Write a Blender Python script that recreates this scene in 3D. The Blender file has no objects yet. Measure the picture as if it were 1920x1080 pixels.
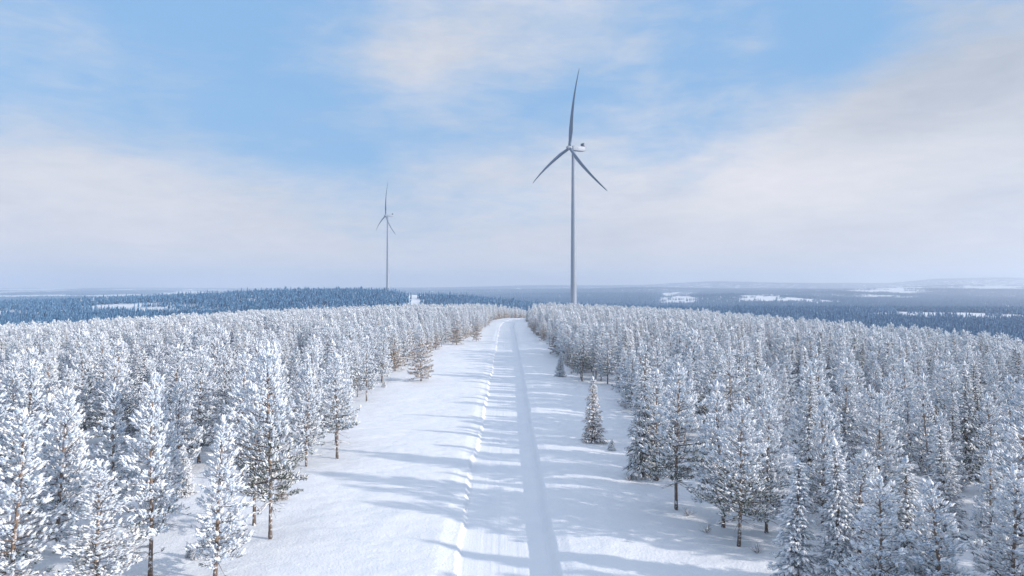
import bpy, math, random
import numpy as np
from mathutils import Vector, Matrix

R = math.radians
rng = np.random.default_rng(11)
random.seed(11)
sc = bpy.context.scene
COL = sc.collection
F = 1280.0          # focal length in photo pixels (1920 wide), 24 mm on a 36 mm sensor
CAM_H = 17.0

SUN_EL, SUN_AZ = 18.5, 109.0      # azimuth clockwise from +Y (the viewing direction)

# ------------------------------------------------------------------ materials
def mat(name):
    m = bpy.data.materials.new(name); m.use_nodes = True
    nt = m.node_tree; b = nt.nodes['Principled BSDF']
    return m, nt, b

def N(nt, t, **kw):
    n = nt.nodes.new(t)
    for k, v in kw.items():
        if k in n.inputs.keys():
            n.inputs[k].default_value = v
        else:
            setattr(n, k, v)
    return n

def ramp(nt, stops):
    r = nt.nodes.new('ShaderNodeValToRGB')
    e = r.color_ramp.elements
    e[0].position, e[0].color = stops[0][0], (*stops[0][1], 1)
    e[1].position, e[1].color = stops[-1][0], (*stops[-1][1], 1)
    for p, c in stops[1:-1]:
        x = e.new(p); x.color = (*c, 1)
    return r

def snow_ground_material(name, grain=0.5, tracks=False):
    m, nt, b = mat(name)
    L = nt.links.new
    tc = N(nt, 'ShaderNodeTexCoord')
    n1 = N(nt, 'ShaderNodeTexNoise', Scale=0.35, Detail=4.0)
    L(tc.outputs['Object'], n1.inputs['Vector'])
    r = ramp(nt, [(0.3, (0.80, 0.815, 0.85)), (0.7, (0.86, 0.865, 0.88))])
    L(n1.outputs['Fac'], r.inputs['Fac']); L(r.outputs['Color'], b.inputs['Base Color'])
    b.inputs['Roughness'].default_value = 0.62
    b.inputs['Specular IOR Level'].default_value = 0.25
    n2 = N(nt, 'ShaderNodeTexNoise', Scale=5.5, Detail=4.0, Roughness=0.6)
    L(tc.outputs['Object'], n2.inputs['Vector'])
    n3 = N(nt, 'ShaderNodeTexNoise', Scale=0.9, Detail=3.0, Roughness=0.5)
    L(tc.outputs['Object'], n3.inputs['Vector'])
    add = N(nt, 'ShaderNodeMath', operation='MULTIPLY_ADD')
    L(n3.outputs['Fac'], add.inputs[0]); add.inputs[1].default_value = 1.6
    L(n2.outputs['Fac'], add.inputs[2])
    h = add.outputs[0]
    if tracks:
        mp = N(nt, 'ShaderNodeMapping'); mp.inputs['Scale'].default_value = (5.0, 0.06, 1.0)
        uv = N(nt, 'ShaderNodeUVMap')
        L(uv.outputs['UV'], mp.inputs['Vector'])
        n4 = N(nt, 'ShaderNodeTexNoise', Scale=1.0, Detail=5.0, Roughness=0.7)
        L(mp.outputs['Vector'], n4.inputs['Vector'])
        a2 = N(nt, 'ShaderNodeMath', operation='MULTIPLY_ADD')
        L(n4.outputs['Fac'], a2.inputs[0]); a2.inputs[1].default_value = 0.9
        L(h, a2.inputs[2]); h = a2.outputs[0]
    bp = N(nt, 'ShaderNodeBump', Strength=grain, Distance=0.07)
    L(h, bp.inputs['Height']); L(bp.outputs['Normal'], b.inputs['Normal'])
    return m

M_GROUND = snow_ground_material('field_snow', 0.75)
M_ROAD = snow_ground_material('packed_snow', 0.42, True)

def tree_snow_material():
    m, nt, b = mat('branch_snow')
    b.inputs['Base Color'].default_value = (0.89, 0.885, 0.89, 1)
    b.inputs['Roughness'].default_value = 0.7
    b.inputs['Specular IOR Level'].default_value = 0.2
    tc = N(nt, 'ShaderNodeTexCoord')
    n2 = N(nt, 'ShaderNodeTexNoise', Scale=14.0, Detail=3.0)
    nt.links.new(tc.outputs['Object'], n2.inputs['Vector'])
    bp = N(nt, 'ShaderNodeBump', Strength=0.6, Distance=0.04)
    nt.links.new(n2.outputs['Fac'], bp.inputs['Height']); nt.links.new(bp.outputs['Normal'], b.inputs['Normal'])
    return m
M_TSNOW = tree_snow_material()

def needle_material(name, dark, mid, frost, bias=0.5, scale=3.0):
    m, nt, b = mat(name)
    L = nt.links.new
    tc = N(nt, 'ShaderNodeTexCoord')
    n = N(nt, 'ShaderNodeTexNoise', Scale=scale, Detail=6.0, Roughness=0.75)
    L(tc.outputs['Object'], n.inputs['Vector'])
    r = ramp(nt, [(bias - 0.17, dark), (bias, mid), (bias + 0.14, frost)])
    L(n.outputs['Fac'], r.inputs['Fac']); L(r.outputs['Color'], b.inputs['Base Color'])
    b.inputs['Roughness'].default_value = 0.75
    b.inputs['Specular IOR Level'].default_value = 0.15
    return m
M_NEEDLE = needle_material('frosted_needles_blue_shade', (0.13, 0.205, 0.29), (0.46, 0.555, 0.66), (0.82, 0.85, 0.88), 0.46)  # frost colour with the blue of crown shade mixed in
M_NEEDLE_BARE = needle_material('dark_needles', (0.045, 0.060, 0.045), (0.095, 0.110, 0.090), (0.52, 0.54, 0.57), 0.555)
M_NEEDLE_RUST = needle_material('rusty_needles', (0.13, 0.085, 0.05), (0.32, 0.20, 0.11), (0.64, 0.57, 0.52), 0.52)
M_FAR = needle_material('distant_needles_hazed', (0.015, 0.070, 0.150), (0.035, 0.135, 0.270), (0.17, 0.32, 0.49), 0.53, 0.35)  # distance haze and cloud shade painted into the needle blue
M_FAR_FROST = needle_material('distant_frosted_needles_hazed', (0.05, 0.12, 0.21), (0.13, 0.25, 0.39), (0.36, 0.47, 0.60), 0.5, 0.6)  # frost tones, also tinted with painted haze blue

def bark_material(name, low, high):
    m, nt, b = mat(name)
    L = nt.links.new
    tc = N(nt, 'ShaderNodeTexCoord')
    sp = N(nt, 'ShaderNodeSeparateXYZ'); L(tc.outputs['Object'], sp.inputs[0])
    n = N(nt, 'ShaderNodeTexNoise', Scale=6.0, Detail=5.0, Roughness=0.7); L(tc.outputs['Object'], n.inputs['Vector'])
    a = N(nt, 'ShaderNodeMath', operation='MULTIPLY_ADD'); L(sp.outputs['Z'], a.inputs[0]); a.inputs[1].default_value = 0.16
    L(n.outputs['Fac'], a.inputs[2])
    r = ramp(nt, [(0.45, low), (1.2, high)]); r.color_ramp.elements[1].position = 1.0
    L(a.outputs[0], r.inputs['Fac'])
    # wind-blown snow plastered on the bark in patches
    n2 = N(nt, 'ShaderNodeTexNoise', Scale=4.0, Detail=4.0, Roughness=0.7); L(tc.outputs['Object'], n2.inputs['Vector'])
    r2 = ramp(nt, [(0.53, (0, 0, 0)), (0.59, (1, 1, 1))]); L(n2.outputs['Fac'], r2.inputs['Fac'])
    mx = N(nt, 'ShaderNodeMix', data_type='RGBA')
    L(r2.outputs['Color'], mx.inputs[0]); L(r.outputs['Color'], mx.inputs[6]); mx.inputs[7].default_value = (0.75, 0.76, 0.8, 1)
    L(mx.outputs[2], b.inputs['Base Color'])
    b.inputs['Roughness'].default_value = 0.9
    return m
M_BARK = bark_material('pine_bark', (0.11, 0.085, 0.07), (0.24, 0.17, 0.125))
M_BARK_S = bark_material('spruce_bark', (0.12, 0.10, 0.09), (0.20, 0.15, 0.12))
M_TWIG, _nt, _b = mat('bare_twig'); _b.inputs['Base Color'].default_value = (0.16, 0.12, 0.10, 1); _b.inputs['Roughness'].default_value = 0.9

def painted_steel():
    m, nt, b = mat('turbine_paint_shaded')
    tc = N(nt, 'ShaderNodeTexCoord')
    mp = N(nt, 'ShaderNodeMapping'); mp.inputs['Scale'].default_value = (0.6, 0.6, 0.05)
    n = N(nt, 'ShaderNodeTexNoise', Scale=1.0, Detail=4.0)
    nt.links.new(tc.outputs['Object'], mp.inputs['Vector']); nt.links.new(mp.outputs['Vector'], n.inputs['Vector'])
    r = ramp(nt, [(0.35, (0.27, 0.31, 0.375)), (0.65, (0.31, 0.35, 0.415))])  # paint tone darkened and blued to carry shade and haze
    nt.links.new(n.outputs['Fac'], r.inputs['Fac']); nt.links.new(r.outputs['Color'], b.inputs['Base Color'])
    b.inputs['Roughness'].default_value = 0.5
    return m
M_STEEL = painted_steel()
M_BLADE, _nt, _b = mat('blade_paint_shaded'); _b.inputs['Base Color'].default_value = (0.14, 0.19, 0.27, 1); _b.inputs['Roughness'].default_value = 0.45  # blade colour has shade and haze blue painted in
M_VENT, _nt, _b = mat('cooler_grille'); _b.inputs['Base Color'].default_value = (0.12, 0.13, 0.15, 1); _b.inputs['Roughness'].default_value = 0.6

# ------------------------------------------------------------------ mesh utils
def mesh_tris(name, V, T, MI, mats, smooth=None):
    me = bpy.data.meshes.new(name)
    V = np.asarray(V, np.float32); T = np.asarray(T, np.int32)
    me.vertices.add(len(V)); me.vertices.foreach_set('co', V.ravel())
    me.loops.add(len(T) * 3); me.loops.foreach_set('vertex_index', T.ravel())
    me.polygons.add(len(T))
    me.polygons.foreach_set('loop_start', np.arange(0, len(T) * 3, 3, dtype=np.int32))
    me.polygons.foreach_set('material_index', np.asarray(MI, np.int32))
    if smooth is None: smooth = np.ones(len(T), bool)
    me.polygons.foreach_set('use_smooth', smooth)
    for m in mats: me.materials.append(m)
    me.update(calc_edges=True); me.validate()
    return me

def link(name, me, parent=None):
    o = bpy.data.objects.new(name, me); COL.objects.link(o)
    if parent: o.parent = parent
    return o

def tag(o, label=None, cat=None, group=None, kind=None):
    if label: o['label'] = label
    if cat: o['category'] = cat
    if group: o['group'] = group
    if kind: o['kind'] = kind
    return o

class Acc:
    """collects triangle soup"""
    def __init__(s): s.V = []; s.T = []; s.M = []; s.n = 0
    def add(s, V, T, M):
        V = np.asarray(V, float).reshape(-1, 3); T = np.asarray(T, int).reshape(-1, 3)
        s.V.append(V); s.T.append(T + s.n); s.n += len(V)
        s.M.append(np.full(len(T), M) if np.isscalar(M) else np.asarray(M))
    def mesh(s, name, mats, smooth=True):
        T = np.concatenate(s.T)
        return mesh_tris(name, np.concatenate(s.V), T, np.concatenate(s.M), mats, np.full(len(T), smooth))
    def tube(s, pts, rad, sides, M, cap=True):
        pts = [np.asarray(p, float) for p in pts]; n = len(pts); V = []
        for i, p in enumerate(pts):
            d = pts[min(i + 1, n - 1)] - pts[max(i - 1, 0)]; d /= (np.linalg.norm(d) + 1e-9)
            a = np.cross(d, [0, 0, 1.0]) if abs(d[2]) < 0.9 else np.cross(d, [1.0, 0, 0]); a /= np.linalg.norm(a)
            b = np.cross(d, a)
            for k in range(sides):
                t = 2 * math.pi * k / sides
                V.append(p + rad[i] * (a * math.cos(t) + b * math.sin(t)))
        T = []
        for i in range(n - 1):
            for k in range(sides):
                q = i * sides + k; r = i * sides + (k + 1) % sides
                T += [(q, r, r + sides), (q, r + sides, q + sides)]
        if cap:
            V += [pts[0], pts[-1]]
            for k in range(sides):
                T += [(n * sides, (k + 1) % sides, k), (n * sides + 1, (n - 1) * sides + k, (n - 1) * sides + (k + 1) % sides)]
        s.add(V, T, M)

# ------------------------------------------------------------------ terrain
def value_noise(x, y, seed=0):
    x = np.asarray(x, float); y = np.asarray(y, float)
    xi = np.floor(x); yi = np.floor(y); fx = x - xi; fy = y - yi
    fx = fx * fx * (3 - 2 * fx); fy = fy * fy * (3 - 2 * fy)
    def h(a, b):
        v = np.sin(a * 127.1 + b * 311.7 + seed * 74.7) * 43758.5453
        return v - np.floor(v)
    return (h(xi, yi) * (1 - fx) + h(xi + 1, yi) * fx) * (1 - fy) + (h(xi, yi + 1) * (1 - fx) + h(xi + 1, yi + 1) * fx) * fy

def fbm(x, y, seed=0, oct=4):
    s = 0; a = 0.5; t = 0
    for i in range(oct):
        s = s + a * value_noise(x * 2**i + 13.7 * i, y * 2**i - 7.1 * i, seed + i); t += a; a *= 0.5
    return s / t

def sstep(a, b, x):
    t = np.clip((x - a) / (b - a), 0, 1); return t * t * (3 - 2 * t)

ROADC = ([-60, 40, 83, 134, 200, 265, 302, 330, 360, 400, 440, 480, 560, 700, 900],
         [-.3, -.45, -.85, -.95, -1.5, -2.1, -2.4, -1.9, -.2, 4.0, 10, 18, 38, 80, 150])
def road_c(y): return np.interp(y, *ROADC)
LEFT_E = ([0, 40, 70, 90, 115, 128, 190, 240, 335, 400, 450, 520, 900], [-17.0, -16.8, -16.9, -19.5, -22.6, -23.5, -20.3, -12.0, -9.5, -6, -2, 16, 140])
RIGHT_E = ([0, 40, 48, 53, 62, 75, 95, 118, 127, 194, 242, 310, 350, 400, 450, 520, 900], [17.5, 16.8, 14.2, 12.6, 11.7, 13.5, 16, 16.5, 12.0, 10.4, 8.6, 6.2, 7.4, 12.5, 22, 42, 165])
def left_edge(y): return np.interp(y, *LEFT_E)
def right_edge(y): return np.interp(y, *RIGHT_E)

# canopy crest line of the middle-distance hills, as tangent of the bearing -> drop below the horizon (tangent)
HB = np.array([-300, 0, 120, 300, 400, 500, 600, 700, 800, 880, 950, 1050, 1300, 1500, 1920, 2300])
HY = np.array([572, 566, 561, 553.5, 549.5, 543.5, 541.5, 542.5, 545.5, 555, 563, 572, 578, 578, 580, 580])
HBt = (HB - 960) / F; HYt = (HY - 540) / F
HR = 1330.0

def height(x, y):
    """ground height; the camera hangs 17 m above (0,0)"""
    x = np.asarray(x, float); y = np.asarray(y, float)
    ys = np.maximum(y, 1.0)
    ax = np.maximum(np.abs(x - road_c(np.clip(y, 0, 400)) * 0) - 18.0, 0)
    k = np.where(x < 0, 2.4e-4, 5.0e-4)
    loc = -k * ax**2
    yy = np.maximum(ys - 315.0, 0); loc = loc - 1.5e-4 * yy**2 - 2.6e-10 * np.maximum(np.hypot(x, y) - 300, 0)**4
    # middle distance: hill with the far turbine
    b = x / ys
    crest = CAM_H - np.interp(b, HBt, HYt) * HR - 8.5
    r = np.where(ys < HR, (ys - HR) / 480.0, (ys - HR) / 420.0)
    valley = -48 + 10 * (fbm(x / 900.0, y / 900.0, 5) - 0.5)
    hill = valley + (crest - valley) * np.exp(-r * r * 1.1)
    far = np.where(crest > valley, hill, valley)
    far = far + sstep(2300, 7000, ys) * (14 + 14 * sstep(-.15, .1, b))
    # low wooded rises on the plain
    for (cx, cy, sx, sy, a) in ((1150, 3300, 330, 350, 24), (3200, 5200, 1500, 500, 34), (2100, 4300, 500, 300, 22), (5200, 7600, 1500, 500, 46), (1300, 6200, 700, 400, 30), (500, 4300, 700, 400, 14), (-200, 3000, 500, 400, 18)):
        far = far + a * np.exp(-((x - cx) / sx)**2 - ((y - cy) / sy)**2)
    # far pale hills
    d = ys
    hb = np.interp(b, [-.9, -.55, -.3, -.05, .05, .2, .3, .42, .55, .62, .75, 1.0], [0, 6, 4, 22, 40, 44, 92, 86, 78, 130, 150, 120])
    ridge = sstep(8200, 10800, d)
    far = far + ridge * (hb + 30) * (0.75 + 0.5 * fbm(x / 1500.0, y / 2500.0, 9))
    far = far + sstep(6000, 7200, d) * (1 - sstep(7400, 8800, d)) * 30 * fbm(x / 1300.0, y / 2200.0, 19) * 1.0
    m = 6.0   # smooth maximum
    hmix = np.clip(0.5 + 0.5 * (loc - far) / m, 0, 1)
    z = far * (1 - hmix) + loc * hmix + m * hmix * (1 - hmix)
    return z

def surface_z(x, y):
    """height() plus road cut, banks and drifts"""
    x = np.asarray(x, float); y = np.asarray(y, float)
    z = height(x, y)
    u = x - road_c(y)
    near = 1 - sstep(500, 700, y)
    drift = 0.30 * (fbm(x / 9.0, y / 6.0, 3, 3) - 0.5) + 0.13 * (fbm(x / 1.8, y / 1.0, 4, 3) - 0.5)
    side = sstep(3.4, 8.0, np.abs(u))
    z = z + near * drift * (0.25 + 0.75 * side)
    # scalloped left shoulder left by the plough, rounded right bank
    sc_ = 0.16 * (value_noise(y / 2.6, y * 0 + 3, 21) - 0.5) + 0.13 * (value_noise(y / 0.8, y * 0 + 7, 22) - 0.5) + 0.5 * (value_noise(y / 11., y * 0 + 7, 25) - 0.5)
    el = -2.95 + sc_
    er = 2.75 + 0.16 * (value_noise(y / 5.0, y * 0 + 9, 23) - 0.5) + 0.06 * (value_noise(y / 0.7, y * 0 + 5, 24) - 0.5)
    cutl = 0.40 * (1 - sstep(-0.55, 0.0, -(u - el) * 1.0 - 0.0)) if False else 0
    dl = el - u      # distance outside the left edge
    dr = u - er
    lz = -0.55 + 0.36 * sstep(-0.05, 0.40, dl) + 0.19 * sstep(0.3, 1.9, dl)
    rz = -0.55 + 0.70 * sstep(-0.15, 0.70, dr) + 0.10 * sstep(0.6, 1.6, dr) - 0.20 * sstep(3.5, 10, dr)
    cut = np.where(u < 0, lz, rz)
    # crumbs along the foot of the plough bank
    cr = 0.045 * np.exp(-((dl - 0.05) / 0.35)**2) * (value_noise(x / 0.22, y / 0.22, 33)) 
    z = z + near * (cut + cr)
    # shallow trough and crease line in the right bank
    z = z - near * 0.06 * np.exp(-((dr - 0.22) / 0.10)**2) * sstep(.35, .6, value_noise(y / 9.0, y * 0, 43))
    return z

def ground_hit(px, py, extra=0.0):
    dx = (px - 960) / F; dz = -(py - 540) / F
    y = 15.0
    while y < 15000:
        if CAM_H + dz * y <= float(height(dx * y, y)) + extra: return dx * y, y
        y *= 1.004
    return dx * 15000, 15000

def build_ground():
    us = np.concatenate([np.arange(0, 2.3, 0.23), np.arange(2.3, 4.4, 0.07), np.arange(4.4, 8, 0.2), np.arange(8, 30, 0.5), np.geomspace(30, 14000, 110)])
    us = np.concatenate([-us[:0:-1], us])
    ys = np.concatenate([np.arange(-60, 24, 2.0), np.arange(24, 90, 0.2), np.arange(90, 160, 0.5), np.arange(160, 480, 1.6), np.geomspace(480, 15500, 260)])
    U, Y = np.meshgrid(us, ys)
    w = 1 - sstep(15, 60, np.abs(U))
    X = U + road_c(Y) * w
    Z = surface_z(X, Y)
    ny, nx = X.shape
    V = np.stack([X.ravel(), Y.ravel(), Z.ravel()], 1)
    i = np.arange(ny - 1)[:, None] * nx + np.arange(nx - 1)[None, :]
    T = np.concatenate([np.stack([i, i + 1, i + nx + 1], -1).reshape(-1, 3), np.stack([i, i + nx + 1, i + nx], -1).reshape(-1, 3)])
    me = mesh_tris('ground', V, T, np.zeros(len(T)), [M_GROUND])
    tag(link('ground', me), kind='structure')
    # packed-snow road laid in the cut
    ur = np.linspace(-2.85, 2.8, 40); yr = np.concatenate([np.arange(0, 150, 0.5), np.arange(150, 560, 2.0)])
    U, Y = np.meshgrid(ur, yr); X = U + road_c(Y)
    Z = height(X, Y) - 0.55 + 0.03 + 0.02 * (fbm(X / 1.2, Y / 6.0, 61, 3) - 0.5)
    for t, dd in ((-1.35, .025), (-1.0, .02), (-0.5, .03), (0.75, .015)):
        Z = Z - dd * np.exp(-((U - t - 0.12 * (value_noise(Y / 14., Y * 0, int(t * 10) + 77) - .5)) / 0.09)**2)
    ny, nx = X.shape
    i = np.arange(ny - 1)[:, None] * nx + np.arange(nx - 1)[None, :]
    T = np.concatenate([np.stack([i, i + 1, i + nx + 1], -1).reshape(-1, 3), np.stack([i, i + nx + 1, i + nx], -1).reshape(-1, 3)])
    me = mesh_tris('road', np.stack([X.ravel(), Y.ravel(), Z.ravel()], 1), T, np.zeros(len(T)), [M_ROAD])
    uv = me.uv_layers.new(name='UVMap')
    li = np.empty(len(me.loops), np.int32); me.loops.foreach_get('vertex_index', li)
    uv.data.foreach_set('uv', np.stack([U.ravel()[li], Y.ravel()[li]], 1).ravel().astype(np.float32))
    tag(link('road', me), kind='structure')
build_ground()

# ------------------------------------------------------------------ tufts and trees
# material slots in a crown: 0 snow, 1 frosted needles, 2 bare/dark needles, 3 twig
def tuft_template(r, snowy, sides=5, rings=3, needles=9, droop=0.0, fat=1.0, nm=1):
    """a twig brush about one unit long on +X carrying a pillow of snow on top"""
    V = [(0, 0, 0)]; prof = [0.75, 1.0, 0.6][:rings] if rings == 3 else [1.0, .6]
    for i, q in enumerate(prof):
        s = (i + 0.7) / (rings + 0.5)
        s += r.uniform(-.05, .05)
        cz = 0.22 * s * s - droop * s * s
        for k in range(sides):
            a = 2 * math.pi * (k + 0.25) / sides
            rr = 0.205 * q * fat * r.uniform(0.7, 1.3)
            up = 1.15 if math.sin(a) > 0 else 0.55
            V.append((s + r.uniform(-.05, .05), rr * math.cos(a) * 1.05, cz + rr * math.sin(a) * up * (1.0 if snowy else 0.6)))
    V.append((1.0, 0, 0.24 - droop))
    T = []
    for k in range(sides):
        T.append((0, 1 + (k + 1) % sides, 1 + k))
    for i in range(rings - 1):
        for k in range(sides):
            q = 1 + i * sides + k; w = 1 + i * sides + (k + 1) % sides
            T += [(q, w, w + sides), (q, w + sides, q + sides)]
    e = len(V) - 1
    for k in range(sides):
        T.append((1 + (rings - 1) * sides + k, 1 + (rings - 1) * sides + (k + 1) % sides, e))
    V = np.array(V, float); T = np.array(T)
    n = np.cross(V[T[:, 1]] - V[T[:, 0]], V[T[:, 2]] - V[T[:, 0]]); n /= np.linalg.norm(n, axis=1)[:, None] + 1e-9
    c = V[T].mean(1); axis = np.stack([c[:, 0], c[:, 0] * 0, 0.22 * c[:, 0]**2 - droop * c[:, 0]**2], 1)
    flip = ((c - axis) * n).sum(1) < 0
    n[flip] *= -1; T[flip] = T[flip][:, ::-1]
    M = np.where(n[:, 2] > (-0.30 if snowy else 0.72), 0, nm)
    M = np.where(r.random(len(M)) < (0.08 if snowy else 0.10), nm if snowy else 0, M)
    VV = [V]; TT = [T]; MM = [M]; b = len(V)
    for j in range(needles):
        s = r.uniform(0.15, 1.0); a = r.uniform(-math.pi, math.pi) * (0.62 if snowy else 1.0) - math.pi / 2 * (1 if snowy else 0)
        p = np.array([s, 0, 0.22 * s * s - droop * s * s])
        d = np.array([r.uniform(0.25, 0.9), math.cos(a), math.sin(a) * 0.8]); d /= np.linalg.norm(d)
        l = r.uniform(0.22, 0.40); wv = np.cross(d, r.normal(size=3)); wv *= 0.042 / np.linalg.norm(wv)
        VV.append(np.array([p - wv, p + wv, p + d * l])); TT.append(np.array([[b, b + 1, b + 2]])); b += 3
        MM.append(np.array([0 if r.random() < (0.45 if snowy else 0.12) else nm]))
    return np.concatenate(VV), np.concatenate(TT), np.concatenate(MM)

tr = np.random.default_rng(5)
T_SNOW = [tuft_template(tr, True) for _ in range(7)]
T_DARK = [tuft_template(tr, False, needles=12, nm=2) for _ in range(5)]
T_SPR = [tuft_template(tr, True, sides=4, rings=2, needles=6, droop=0.40, fat=1.05) for _ in range(6)]
T_SPRD = [tuft_template(tr, False, sides=4, rings=2, needles=9, droop=0.40, fat=0.9, nm=2) for _ in range(5)]

def place_tufts(acc, temps, P, D, S, r):
    """P positions, D directions, S sizes; the template's up stays up"""
    P = np.array(P); D = np.array(D); S = np.array(S)
    if not len(P): return
    D /= np.linalg.norm(D, axis=1)[:, None]
    ch = r.integers(0, len(temps), len(P))
    for t, (V, T, M) in enumerate(temps):
        idx = np.where(ch == t)[0]
        if not len(idx): continue
        d = D[idx]; s = np.cross([0, 0, 1.0], d); s /= np.linalg.norm(s, axis=1)[:, None] + 1e-9; u = np.cross(d, s)
        s = s * r.choice([-1, 1], len(idx))[:, None]
        W = V[None, :, 0:1] * d[:, None] + V[None, :, 1:2] * s[:, None] + V[None, :, 2:3] * u[:, None]
        W = W * S[idx][:, None, None] + P[idx][:, None]
        n = len(V); TT = T[None] + (np.arange(len(idx)) * n)[:, None, None]
        acc.add(W.reshape(-1, 3), TT.reshape(-1, 3), np.tile(M, len(idx)))

def unit(az, el): return np.array([math.cos(az) * math.cos(el), math.sin(az) * math.cos(el), math.sin(el)])

def trunk_mesh(name, h, r0, r, lean, bark):
    a = Acc(); n = 12; pts = []; rad = []
    for i in range(n + 1):
        s = i / n
        pts.append((lean[0] * s * s + 0.04 * math.sin(s * 9 + lean[2]), lean[1] * s * s + 0.04 * math.cos(s * 7 + lean[2]), -0.35 + s * (h + 0.3)))
        rad.append(r0 * (1 - 0.88 * s)**0.9 * (1.3 if i == 0 else 1) + 0.01)
    a.tube(pts, rad, 8, 0)
    me = a.mesh(name, [bark])
    def axis(z):
        s = (z + 0.35) / (h + 0.3); return np.array([lean[0] * s * s + 0.04 * math.sin(s * 9 + lean[2]), lean[1] * s * s + 0.04 * math.cos(s * 7 + lean[2]), z])
    return me, axis

def make_pine(name, seed, h=10.5, width=1.9, base=0.30, bare=0.35, dead=8, full=1.0, rust=False, loose=1.0, ovoid=0.0):
    """returns (trunk mesh, crown mesh, h): a young pine under heavy snow"""
    r = np.random.default_rng(seed)
    lean = (r.uniform(-.25, .25), r.uniform(-.25, .25), r.uniform(0, 6))
    tm, ax = trunk_mesh(name + '_trunk', h, 0.075 + 0.005 * h, r, lean, M_BARK)
    a = Acc(); PS, DS, SS, PD, DD, SD = [], [], [], [], [], []
    z = base * h; asym = r.uniform(0, 6.28)
    while z < h - 0.35:
        q = (z - base * h) / (h - base * h)                 # 0 at crown foot, 1 at tip
        shape = (0.70 + 2.3 * q if q < 0.13 else 1.0) * (1 - max(0, q - 0.10))**(0.95 - .35 * ovoid) * r.uniform(0.80, 1.15)
        nb = int(r.integers(4, 7)); az0 = r.uniform(0, 6.28)
        for k in range(nb):
            az = az0 + 2 * math.pi * k / nb + r.uniform(-.35, .35)
            L = width * shape * r.choice([r.uniform(0.62, 1.0), r.uniform(0.95, 1.28)]) * (1 + 0.18 * math.cos(az - asym))
            L = max(L, 0.28)
            el = R(r.uniform(-6, 16) + 38 * q**1.3)
            zz = z + r.uniform(-.16, .16); p0 = ax(zz)
            bend = r.uniform(-0.05, 0.22) * L
            n = 4; pts = []
            for i in range(n + 1):
                s = i / n; d = unit(az, el) * L * s
                pts.append(p0 + d + np.array([0, 0, bend * s * s - 0.10 * L * s * (1 - q)]))
            a.tube(pts, [0.030 * (1 - .75 * i / n) * (0.5 + L / 2.5) for i in range(n + 1)], 3, 3, False)
            pts = np.array(pts)
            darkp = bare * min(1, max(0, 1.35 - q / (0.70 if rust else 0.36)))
            cnt = int((4 + 12.3 * L) * full)
            for j in range(cnt):
                s = 1 - (r.random()**1.45) * 0.88 if j else 1.0
                f = s * n; i0 = min(int(f), n - 1); p = pts[i0] + (pts[i0 + 1] - pts[i0]) * (f - i0)
                off = L * 0.42 * (1 - s) ** 0.6 * r.uniform(0.1, 1.1) + 0.05
                sd = r.choice([-1, 1])
                side = np.array([-math.sin(az), math.cos(az), 0]) * sd
                ta = az + sd * R(r.uniform(12, 70)) * (0.5 if j == 0 else 1)
                te = R(r.uniform(2, 38) + 15 * q)
                dvec = unit(ta, te)
                pp = p + (side * 0.8 + unit(az, 0) * 0.5) * off * 0.9 + np.array([0, 0, r.uniform(-.10, .10)])
                size = r.choice([r.uniform(0.22, 0.39), r.uniform(0.31, 0.56)]) * (0.80 + 0.2 * min(1, L)) * (1 - 0.25 * q)
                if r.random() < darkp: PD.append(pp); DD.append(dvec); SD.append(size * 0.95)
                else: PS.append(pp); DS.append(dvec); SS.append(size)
        z += r.uniform(0.32, 0.52) * loose
    # leader
    for j in range(11):
        zz = h - 1.25 + 1.3 * (j / 10.0); az = r.uniform(0, 6.28)
        PS.append(ax(min(zz, h))); DS.append(unit(az, R(r.uniform(45, 72)))); SS.append(r.uniform(.30, .46))
    PS.append(ax(h - 0.25)); DS.append(unit(0.3, R(86))); SS.append(0.66)
    # dead lower branches, some with a line of snow
    for j in range(dead):
        zz = r.uniform(0.10 * h, base * h + 0.4); az = r.uniform(0, 6.28); L = r.uniform(0.6, 1.7)
        p0 = ax(zz); d = unit(az, R(r.uniform(-14, 8)))
        pts = [p0 + d * L * s + np.array([0, 0, -.1 * s * s + .06 * math.sin(5 * s)]) for s in (0, .35, .7, 1)]
        a.tube(pts, [.026, .018, .012, .006], 3, 3, False)
        for m in range(int(r.integers(1, 5))):
            s = r.uniform(.35, 1); p = p0 + d * L * s; d2 = unit(az + r.choice([-1, 1]) * R(r.uniform(30, 60)), R(r.uniform(-20, 20)))
            a.tube([p, p + d2 * r.uniform(.2, .6)], [.010, .004], 3, 3, False)
        if r.random() < 0.5:
            a.tube([p + np.array([0, 0, .03]) for p in pts], [.03, .04, .035, .01], 4, 0)
        if r.random() < 0.6:
            PD.append(pts[-1]); DD.append(d + np.array([0, 0, .1])); SD.append(r.uniform(.25, .4))
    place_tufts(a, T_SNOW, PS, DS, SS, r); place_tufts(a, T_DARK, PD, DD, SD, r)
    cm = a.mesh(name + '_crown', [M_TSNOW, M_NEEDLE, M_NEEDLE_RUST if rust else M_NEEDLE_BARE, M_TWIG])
    return tm, cm, h

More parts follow.
